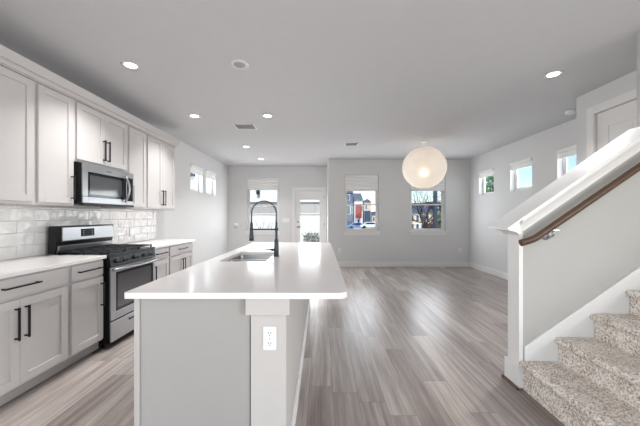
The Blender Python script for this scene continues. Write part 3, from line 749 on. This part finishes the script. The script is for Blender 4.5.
# carpeted steps
st = thing('staircase', 'carpeted staircase with speckled beige pile climbing to the right', 'staircase', (1.5, 1.7, 0))
def zt_step(k): return .21+.177*k
for k in range(8):
    xn = 1.468+.263*k; zt = zt_step(k); zb = 0 if k == 0 else zt_step(k-1)-.03
    xr = xn+.03; xe = xr+.262+.02
    # profile (x,z): riser up, rounded nosing, tread back
    pr = [(xr+.001, zb), (xr, zb+.02)]
    pr += [(xr, zb+(zt-.05-zb)*j/6) for j in range(1, 7)]
    for j in range(9):
        a = -PI/2+PI*j/8; pr.append((xn+.022-.022*math.cos(a)*1.0, zt-.022+.022*math.sin(a)))
    pr += [(xn+.022+(xe-xn-.022)*j/14, zt) for j in range(1, 15)]
    yA, yB_ = 1.15, SYW-.0185; ny = 64 if k < 5 else 10
    b = B(); rows = []
    for j in range(ny+1):
        y = yA+(yB_-yA)*j/ny; row = []
        for (x, z) in pr:
            d = noise.noise(Vector((x*60, y*60, z*60)))*.0028+noise.noise(Vector((x*22, y*22, z*22)))*.002
            row.append(b.bm.verts.new((x-abs(d)*.8 if z > zb+.01 or k else x, y, z+(d if z > zb+.01 else 0))))
        rows.append(row)
    for A, C in zip(rows, rows[1:]):
        for i in range(len(pr)-1): f_ = b.bm.faces.new([A[i], A[i+1], C[i+1], C[i]]); f_.smooth = True
    # close the ends and the back
    for r_ in (rows[0], rows[-1]):
        e1 = b.bm.verts.new((xe, r_[0].co.y, zb)); b.bm.faces.new(r_+[e1])
    o = obj('carpeted_step', b, M['carpet'], st)
# handrail
def hz(x, dx=0): return ztop(x)-.105
RY = SYW-.075
hr = thing('handrail', 'dark stained wooden handrail mounted on the stair wall', 'handrail', (1.56, RY, 1.1))
pts = [(1.44, 1.092), (1.47, 1.101), (1.51, 1.113), (1.54, 1.125), (1.57, 1.143)]
sl2 = .69
pts += [(1.57+.1*k, 1.143+.1*k*sl2) for k in range(1, 21)]
b = B(); rings = []
prof = []
for k in range(20):
    a = 2*PI*k/20; prof.append((.023*math.cos(a)*(1.0 if math.sin(a) > 0 else .85), .025*math.sin(a)))
for i, (x, z) in enumerate(pts):
    xa, za = pts[max(0, i-1)]; xb_, zb_ = pts[min(len(pts)-1, i+1)]; L_ = math.hypot(xb_-xa, zb_-za); tx, tz = (xb_-xa)/L_, (zb_-za)/L_
    rings.append([b.bm.verts.new((x-tz*v, RY+u, z+tx*v)) for u, v in prof])
for A, C in zip(rings, rings[1:]):
    for k in range(20): f_ = b.bm.faces.new([A[k], A[(k+1) % 20], C[(k+1) % 20], C[k]]); f_.smooth = True
b.bm.faces.new(rings[0][::-1]); b.bm.faces.new(rings[-1])
obj('rail', b, M['wood'], hr, bevel=.006, seg=3)
for x in (1.68, 2.9):
    z = 1.143+(x-1.57)*sl2
    bk = B().tube([(x, SYW-.006, z-.085), (x, SYW-.04, z-.088), (x, RY, z-.07), (x, RY, z-.03)], .0065, 8)
    bk.lathe([(.026, 0), (.024, -.008), (0, -.008)], (x, SYW-.0005, z-.085), 'y', 18)
    bk.box(x-.035, x+.035, RY-.01, RY+.01, z-.034, z-.03)
    obj('rail_bracket', bk, M['steel'], hr)

# ---------------------------------------------------------------- ceiling fixtures
def downlight(x, y, label, lit=True):
    t = thing('recessed_light', label, 'ceiling light', (x, y, H), 'lit recessed ceiling lights' if lit else None)
    r = .072
    obj('trim_ring', B().lathe([(r-.018, -.003), (r-.012, -.007), (r, -.0065), (r+.012, -.0005), (r-.018, -.0005)], (x, y, H), 'z', 32), M['ring'], t)
    obj('lens', B().lathe([(0, -.0035), (r-.019, -.0035), (r-.019, -.001), (0, -.001)], (x, y, H), 'z', 32), M['lens'], t)
    l = bpy.data.lights.new('recessed_lamp', 'AREA'); l.shape = 'DISK'; l.size = .11; l.energy = 11.5; l.color = (.99, .985, .975); l.spread = math.radians(108)
    lo = bpy.data.objects.new('recessed_lamp', l); COL.objects.link(lo); lo.parent = t; lo.location = (0, 0, -.012)
    return t
for x, y, l in ((-1.835, 2.77, 'lit recessed light in front of the left upper cabinets, nearest the viewer'),
                (-1.835, 4.17, 'lit recessed light near the far end of the upper cabinets'),
                (-.78, 4.17, 'lit recessed light right of the kitchen ceiling vent'),
                (-1.57, 6.02, 'lit recessed light farther back, the nearer of the two by the back left wall'),
                (-1.53, 7.30, 'lit recessed light closest to the back left wall'),
                (2.37, 2.967, 'lit recessed light on the right, in front of the stair and closet')):
    downlight(x, y, l)
# unlit round fixture
x, y = -.785, 2.757
t = thing('ceiling_speaker', 'unlit round white ceiling fixture above the near end of the island', 'ceiling fixture', (x, y, H))
obj('outer_ring', B().lathe([(.055, -.004), (.062, -.012), (.078, -.012), (.092, -.0005), (.055, -.0005)], (x, y, H), 'z', 32), M['ring'], t)
obj('inner_disc', B().lathe([(0, -.02), (.03, -.018), (.045, -.006), (.0545, -.003), (0, -.001)], (x, y, H), 'z', 32), M['ventdark'], t)
x, y = 3.44, 4.0
t = thing('smoke_alarm', 'small round white smoke alarm on the ceiling by the closet corner', 'smoke alarm', (x, y, H))
obj('alarm_base', B().lathe([(.07, -.001), (.07, -.012), (.066, -.014), (0, -.014)], (x, y, H), 'z', 28), M['white'], t)
obj('alarm_cover', B().lathe([(.06, -.0145), (.055, -.034), (.04, -.042), (0, -.043)], (x, y, H), 'z', 28), M['white'], t)
def vent(x, y, w, h, label):
    t = thing('ceiling_vent', label, 'air vent', (x, y, H), 'ceiling air vents'); z = H-.0005
    obj('vent_frame', wall_holes_z(x-w/2, x+w/2, y-h/2, y+h/2, .025, z-.008, z), M['vent'], t, bevel=.002)
    obj('duct_opening', B().box(x-w/2+.026, x+w/2-.026, y-h/2+.026, y+h/2-.026, z-.002, z), M['ventdark'], t)
    n = 7
    for k in range(n):
        yy = y-h/2+.03+(h-.06)*(k+.5)/n
        obj('louver', B().prism([(yy-.004, z-.009), (yy-.002, z-.0095), (yy+.008, z-.003), (yy+.006, z-.0025)], 'x', x-w/2+.0255, x+w/2-.0255), M['vent'], t)
def wall_holes_z(x0, x1, y0, y1, t, z0, z1):
    return B().box(x0, x0+t, y0, y1, z0, z1).box(x1-t, x1, y0, y1, z0, z1).box(x0+t, x1-t, y0, y0+t, z0, z1).box(x0+t, x1-t, y1-t, y1, z0, z1)
vent(-1.23, 4.66, .34, .30, 'white louvered ceiling vent between the two kitchen recessed lights')
vent(.60, 5.80, .27, .27, 'white louvered ceiling vent in the middle of the living area')

# ---------------------------------------------------------------- paper globe pendant
px_, py_, R = 1.985, 5.6, .408
pz = 1.286+(216.4-167.8)*5.6/288.9
t = thing('paper_globe_lamp', 'large round white paper lantern pendant glowing warmly', 'pendant lamp', (px_, py_, H))
obj('ceiling_canopy', B().lathe([(.055, -.0005), (.055, -.018), (.02, -.026), (0, -.026)], (px_, py_, H), 'z', 24), M['white'], t)
obj('cord', B().tube([(px_, py_, H-.026), (px_, py_, pz+.13)], .004, 8), M['white'], t)
gl = B(); nz, na = 96, 64; rings = []
for i in range(nz+1):
    th_ = .12+(PI-.24)*i/nz; rr = 1-.004*abs(math.sin(th_*26)); rings.append([gl.bm.verts.new((px_+R*rr*math.sin(th_)*math.cos(2*PI*k/na), py_+R*rr*math.sin(th_)*math.sin(2*PI*k/na), pz+R*.985*rr*math.cos(th_))) for k in range(na)])
for A, C in zip(rings, rings[1:]):
    for k in range(na): f_ = gl.bm.faces.new([A[k], A[(k+1) % na], C[(k+1) % na], C[k]]); f_.smooth = True
obj('paper_shade', gl, M['paper'], t)
wr = B()
for s in (-1, 1):
    wr.tube([(px_+R*math.sin(.12)*math.cos(2*PI*k/24), py_+R*math.sin(.12)*math.sin(2*PI*k/24), pz+s*R*.985*math.cos(.12)) for k in range(25)], .003, 6)
wr.tube([(px_-.05, py_, pz+R*.975), (px_-.012, py_, pz+.1)], .002, 6).tube([(px_+.05, py_, pz+R*.975), (px_+.012, py_, pz+.1)], .002, 6)
obj('wire_frame', wr, M['steel'], t)
obj('bulb', B().lathe([(0, -.075), (.02, -.07), (.034, -.05), (.036, -.03), (.026, 0), (.014, .025), (.014, .06), (0, .06)], (px_, py_, pz+.04), 'z', 20), emis('bulb_glow', (255, 220, 175), 4), t)
l = bpy.data.lights.new('globe_lamp', 'POINT'); l.energy = 2.6; l.color = (1, .97, .93); l.shadow_soft_size = .05
lo = bpy.data.objects.new('globe_lamp', l); COL.objects.link(lo); lo.parent = t; lo.location = (0, 0, pz-H-.09)

# ---------------------------------------------------------------- outdoors
gr = B()
prof = [(-40, -.6), (YB+6, -.6), (40, -1.9), (140, -2.4)]
for (ya_, za_), (yb__, zb__) in zip(prof, prof[1:]): gr.quad((-120, ya_, za_), (140, ya_, za_), (140, yb__, zb__), (-120, yb__, zb__))
bmesh.ops.remove_doubles(gr.bm, verts=gr.bm.verts, dist=1e-4)
g_ = obj('ground', gr, M['ground']); g_['kind'] = 'structure'
p_ = obj('patio_slab', B().box(-6, .3, YB+T+.001, 11.9, -.6, -.04), M['patio']); p_['kind'] = 'structure'
tag(recentre(obj('garden_wall', B().box(-6, .45, 11.5, 11.7, -.04, 1.36).box(-6, .5, 11.46, 11.74, 1.36, 1.40), M['stucco'], bevel=.01)), 'low white stucco garden wall beyond the patio', 'garden wall')
# neighbour house seen through left window and door
t = thing('neighbour_house', 'pale two-tone house beyond the white garden wall', 'house', (-3, 17, -.6))
obj('lower_wall', B().box(-12, .9, 16, 22, -.6, 2.08), M['taupe'], t)
obj('upper_wall', B().box(-12.1, 1.0, 15.9, 22.1, 2.08, 6.2), M['siding'], t)
rf = B().prism([(15.5, 6.2), (22.5, 6.2), (19, 8.6)], 'x', -12.5, 1.15); obj('roof', rf, M['roof'], t)
for wx in (-10, -7.6, -5.4):
    w_ = obj('window', B().box(wx, wx+1.0, 15.84, 15.9, 3.4, 4.7), M['trim'], t); obj('pane', B().box(wx+.08, wx+.92, 15.82, 15.839, 3.48, 4.62), M['hglass'], w_)
obj('wall_lantern', B().box(-3.56, -3.38, 15.70, 15.9, 2.50, 2.74).box(-3.53, -3.41, 15.74, 15.9, 2.74, 2.78), M['black'], t, bevel=.01)
# neighbour at left side
t = thing('neighbour_house', 'white sided house outside the high left wall windows', 'house', (-9, 10, -.6))
obj('wall', B().box(-14, -8.2, 8, 15, -.6, 5.2), M['siding'], t)
obj('roof', B().prism([(-14.4, 5.2), (-7.8, 5.2), (-11.1, 7.2)], 'y', 7.6, 15.4), M['roof'], t)

# leaf helpers
def leaves(b, c, rx, ry, rz, n, s, rnd):
    for _ in range(n):
        while True:
            p = Vector((rnd.uniform(-1, 1), rnd.uniform(-1, 1), rnd.uniform(-1, 1)))
            if .25 < p.length < 1: break
        p = Vector(c)+Vector((p.x*rx, p.y*ry, p.z*rz)); u = Vector((rnd.gauss(0, 1), rnd.gauss(0, 1), rnd.gauss(0, 1))).normalized(); v = u.orthogonal().normalized()
        k = s*rnd.uniform(.6, 1.3)
        b.quad(p-u*k, p-v*k*.45, p+u*k, p+v*k*.45)
def branch(b, p, d, L_, r, depth, rnd, spread=.6):
    n = 4; pts = [Vector(p)]; rs = [r]
    for k in range(n):
        d = (d+Vector((rnd.gauss(0, .13), rnd.gauss(0, .13), rnd.gauss(.03, .1)))).normalized(); pts.append(pts[-1]+d*L_/n); rs.append(r*(1-.4*(k+1)/n))
    b.tube(pts, rs, 5, False)
    if depth <= 0: return
    for k in range(3 if depth > 1 else 4):
        i = rnd.choice([2, 3, 4]); nd = (d+Vector((rnd.gauss(0, spread), rnd.gauss(0, spread), rnd.gauss(.1, spread*.7)))).normalized()
        branch(b, pts[i], nd, L_*rnd.uniform(.6, .8), rs[i]*.62, depth-1, rnd, spread)
rnd = random.Random(5)
# patio planter with shrub, small table
t = thing('potted_shrub', 'sage green shrub in a white planter outside the patio door', 'plant', (-.34, 10.2, -.04))
obj('planter', B().prism([(-.66, -.04), (.02, -.04), (.07, .36), (-.71, .36)], 'y', 9.98, 10.42), M['pot'], t, bevel=.01)
b = B(); leaves(b, (-.32, 10.2, .50), .36, .2, .22, 420, .035, rnd); obj('foliage', b, M['sage'], t)
b = B(); [b.tube([(-.34+.05*k, 10.2, .34), (-.34+.12*k, 10.2+.03*k, .78-.02*abs(k))], .006, 5) for k in range(-3, 4)]; obj('stems', b, M['bark'], t)
t = thing('patio_table', 'small dark metal patio table left of the potted shrub', 'table', (-1.05, 10.0, -.04))
obj('table_top', B().lathe([(0, .60), (.27, .60), (.275, .61), (.27, .62), (0, .62)], (-1.05, 10.0, -.04), 'z', 28), M['gun'], t)
for k in range(3):
    a = 2*PI*k/3+.1; obj('leg', B().tube([(-1.05+.22*math.cos(a), 10+.22*math.sin(a), -.04), (-1.05+.2*math.cos(a), 10+.2*math.sin(a), .555)], .014, 8), M['black'], t)
t = thing('patio_shrub', 'sparse dark-leaved shrub seen through the window behind the faucet', 'plant', (-2.1, 10.6, -.04))
b = B()
for k in range(14):
    x = -2.45+.052*k; branch(b, (x, 10.6, .0), Vector((rnd.gauss(0, .25), 0, 1)).normalized(), rnd.uniform(.55, .85), .014, 1, rnd)
obj('stems', b, M['bark'], t)
b = B(); leaves(b, (-2.1, 10.6, .72), .38, .14, .16, 90, .03, rnd); obj('foliage', b, M['leaf'], t)

# tree outside the right wall
t = thing('leafy_tree', 'green leafy tree outside the high right wall window nearest the corner', 'tree', (8.9, 15.3, -.6))
obj('trunk', B().tube([(8.9, 15.3, -.65), (8.95, 15.3, 1.0), (8.85, 15.3, 2.4)], [.12, .10, .06], 8), M['bark'], t)
b = B(); leaves(b, (8.9, 15.3, 2.9), .95, .95, 1.1, 1500, .10, rnd); obj('foliage', b, M['leaf'], t)
b = B(); 
for k in range(9): branch(b, (8.85, 15.3, 2.1), Vector((rnd.gauss(0, .6), rnd.gauss(0, .6), 1)).normalized(), .8, .03, 1, rnd)
obj('branches', b, M['bark'], t)
t = thing('young_tree', 'thin leafy tree low in the middle right wall window', 'tree', (9.6, 14.6, -.6))
b = B(); branch(b, (9.0, 12.9, -.6), Vector((0, 0, 1)), 2.0, .05, 2, rnd, .35); obj('trunk', b, M['bark'], t)
b = B(); leaves(b, (8.95, 13.0, 2.15), .35, .35, .5, 160, .07, rnd); obj('foliage', b, M['leaf'], t)

# street view through the middle window: townhouses about 80 m away, z of the street about -2.2
def PX(px, Y): return (px-320)/288.9*Y-.0051*Y
def PZ(py, Y): return 1.286+(216.4-py)/288.9*Y
def townhouse(name_label, px0, px1, ytop, Y, wallm, roofm, gable=True, extra=(), depth=9, wins=(), base=-2.2, rise=2.2):
    xa, xb = PX(px0, Y)+.15, PX(px1, Y)-.15; zt = PZ(ytop, Y)
    t = thing('townhouse', name_label, 'house', ((xa+xb)/2, Y+depth/2, base), 'townhouses across the street')
    obj('wall', B().box(xa, xb, Y, Y+depth, base-.3, zt), wallm, t)
    if gable: obj('roof', B().prism([(xa-.1, zt), (xb+.1, zt), ((xa+xb)/2, zt+(xb-xa)*.45)], 'y', Y-.3, Y+depth), roofm, t)
    else: obj('roof', B().prism([(Y-.4, zt), (Y+depth+.3, zt), (Y+depth/2, zt+rise)], 'x', xa-.1, xb+.1), roofm, t)
    for (p, q, y0_, y1_) in wins:
        wo = obj('window', B().box(PX(p, Y)-.1, PX(q, Y)+.1, Y-.06, Y, PZ(y1_, Y)-.1, PZ(y0_, Y)+.1), M['hwhite'], t)
        obj('pane', B().box(PX(p, Y), PX(q, Y), Y-.1, Y-.061, PZ(y1_, Y), PZ(y0_, Y)), M['hglass'], wo)
    for (nm, p, q, y0_, y1_, dpt, mm) in extra:
        obj(nm, B().box(PX(p, Y), PX(q, Y), Y-dpt, Y-.001, PZ(y1_, Y), PZ(y0_, Y)), mm, t)
townhouse('blue-grey townhouse at the left edge of the middle back window', 344, 353.5, 193, 78, M['hgrey'], M['roof'], False, wins=((346.5, 349.5, 195, 200), (347, 350, 206, 214), (351, 352.6, 207, 213)), extra=(('garage_door', 346.5, 352, 221, 227, .15, M['hblue']),))
townhouse('white townhouse with a red brick bay in the middle back window', 353.7, 363.2, 200, 80, M['hwhite'], M['roof'], False, wins=((361.4, 362.6, 206, 211),),
          extra=(('brick_bay', 355.4, 361.2, 204.5, 218, 1.0, M['hred']), ('porch_post', 356, 356.8, 218, 226.5, .9, M['hwhite']), ('porch_post', 360, 360.8, 218, 226.5, .9, M['hwhite']), ('entry_door', 357.6, 359.2, 220, 226.5, .1, M['navy'])))
townhouse('peach gabled townhouse with a dark blue bay in the middle back window', 363.4, 371.5, 202, 81, M['hpink'], M['roof'], True, wins=((365.2, 367, 205, 209),),
          extra=(('blue_bay', 364.4, 370, 211, 222, 1.0, M['hblue']), ('garage_door', 365, 369.5, 222.5, 227, .12, M['hwhite'])))
townhouse('small beige townhouse at the right edge of the middle back window', 371.8, 381, 215, 90, M['hbeige'], M['roof'], True, wins=((373, 374.5, 217, 221),))
townhouse('long cream apartment house behind the bare tree', 404, 433.5, 212.5, 60, M['hbeige'], M['roof'], False, base=-2.1, wins=[(p, p+2.4, 215, 221) for p in (411, 416, 421, 426)]+[(p, p+2.4, 224, 229) for p in (411, 416, 421, 426)])
townhouse('dark blue-green townhouse at the right edge of the third back window', 434, 456, 204, 60, M['hblue'], M['roof'], False, base=-2.1, rise=.7, wins=((436.5, 438, 208, 213), (440, 442, 216, 222)), extra=(('awning', 437.5, 441.5, 213.5, 215.5, .8, M['hred']),))
# cars
def car(cx, cy, z, mm, label, s=1, rz=0):
    t = thing('car', label, 'car', (cx, cy, z))
    pr = [(-2.2, .3), (-2.15, .75), (-1.5, .9), (-.9, 1.38), (.7, 1.42), (1.4, .95), (2.15, .82), (2.25, .35)]
    bo = obj('car_body', B().prism([(cx+u, z+v) for u, v in pr], 'y', cy-.85, cy+.85), mm, t, bevel=.08, seg=3)
    obj('side_window', B().prism([(cx+u, z+v) for u, v in [(-1.3, .93), (-.82, 1.3), (.6, 1.32), (1.1, .95)]], 'y', cy-.87, cy+.87), M['gloss'], t, bevel=.02)
    for u in (-1.35, 1.4):
        for w in (-.86, .66): obj('wheel', B().lathe([(.12, 0), (.32, .0), (.34, .03), (.34, .17), (.32, .2), (.12, .2)], (cx+u, cy+w, z+.34), 'y', 18), M['tyre'], t)
car(PX(370, 62), 62, PZ(228.5, 62), M['carw'], 'white car parked in front of the dark blue bay')
car(PX(357, 64), 64, PZ(229, 64), M['carb'], 'light blue car parked in front of the red brick bay')
car(PX(441, 40), 40, PZ(230.5, 40), M['carr'], 'red car seen low at the right of the third back window')
# post and bare tree outside the third back window
t = thing('utility_post', 'dark square post outside the third back window', 'post', (PX(435, 12), 12, -.6))
xp = PX(435, 12)
obj('post_shaft', B().box(xp-.07, xp+.07, 11.93, 12.07, -.6, 4.2), M['navy'], t, bevel=.01)
obj('post_foot', B().box(xp-.13, xp+.13, 11.87, 12.13, -.62, -.3), M['navy'], t, bevel=.01)
t = thing('bare_tree', 'bare leafless tree outside the third back window', 'tree', (PX(418, 16), 16, -.6))
b = B(); rn = random.Random(11)
for k in range(6): branch(b, (PX(419+k*1.5, 16), 16+rn.uniform(-.2, .2), -.9), Vector((rn.gauss(-.1, .3), rn.gauss(0, .2), 1)).normalized(), 1.9, .09, 4, rn, .6)
obj('trunk_and_branches', b, M['bark'], t)
t = thing('dark_shrub', 'dark evergreen shrub behind the post in the third back window', 'plant', (PX(440, 20), 20, -.7))
b = B(); leaves(b, (PX(441, 20), 20, .5), .45, .45, 1.2, 900, .09, rn); obj('foliage', b, M['leaf'], t)
b = B().tube([(PX(441, 20), 20, -1), (PX(441, 20), 20, .6)], .04, 6); obj('stem', b, M['bark'], t)
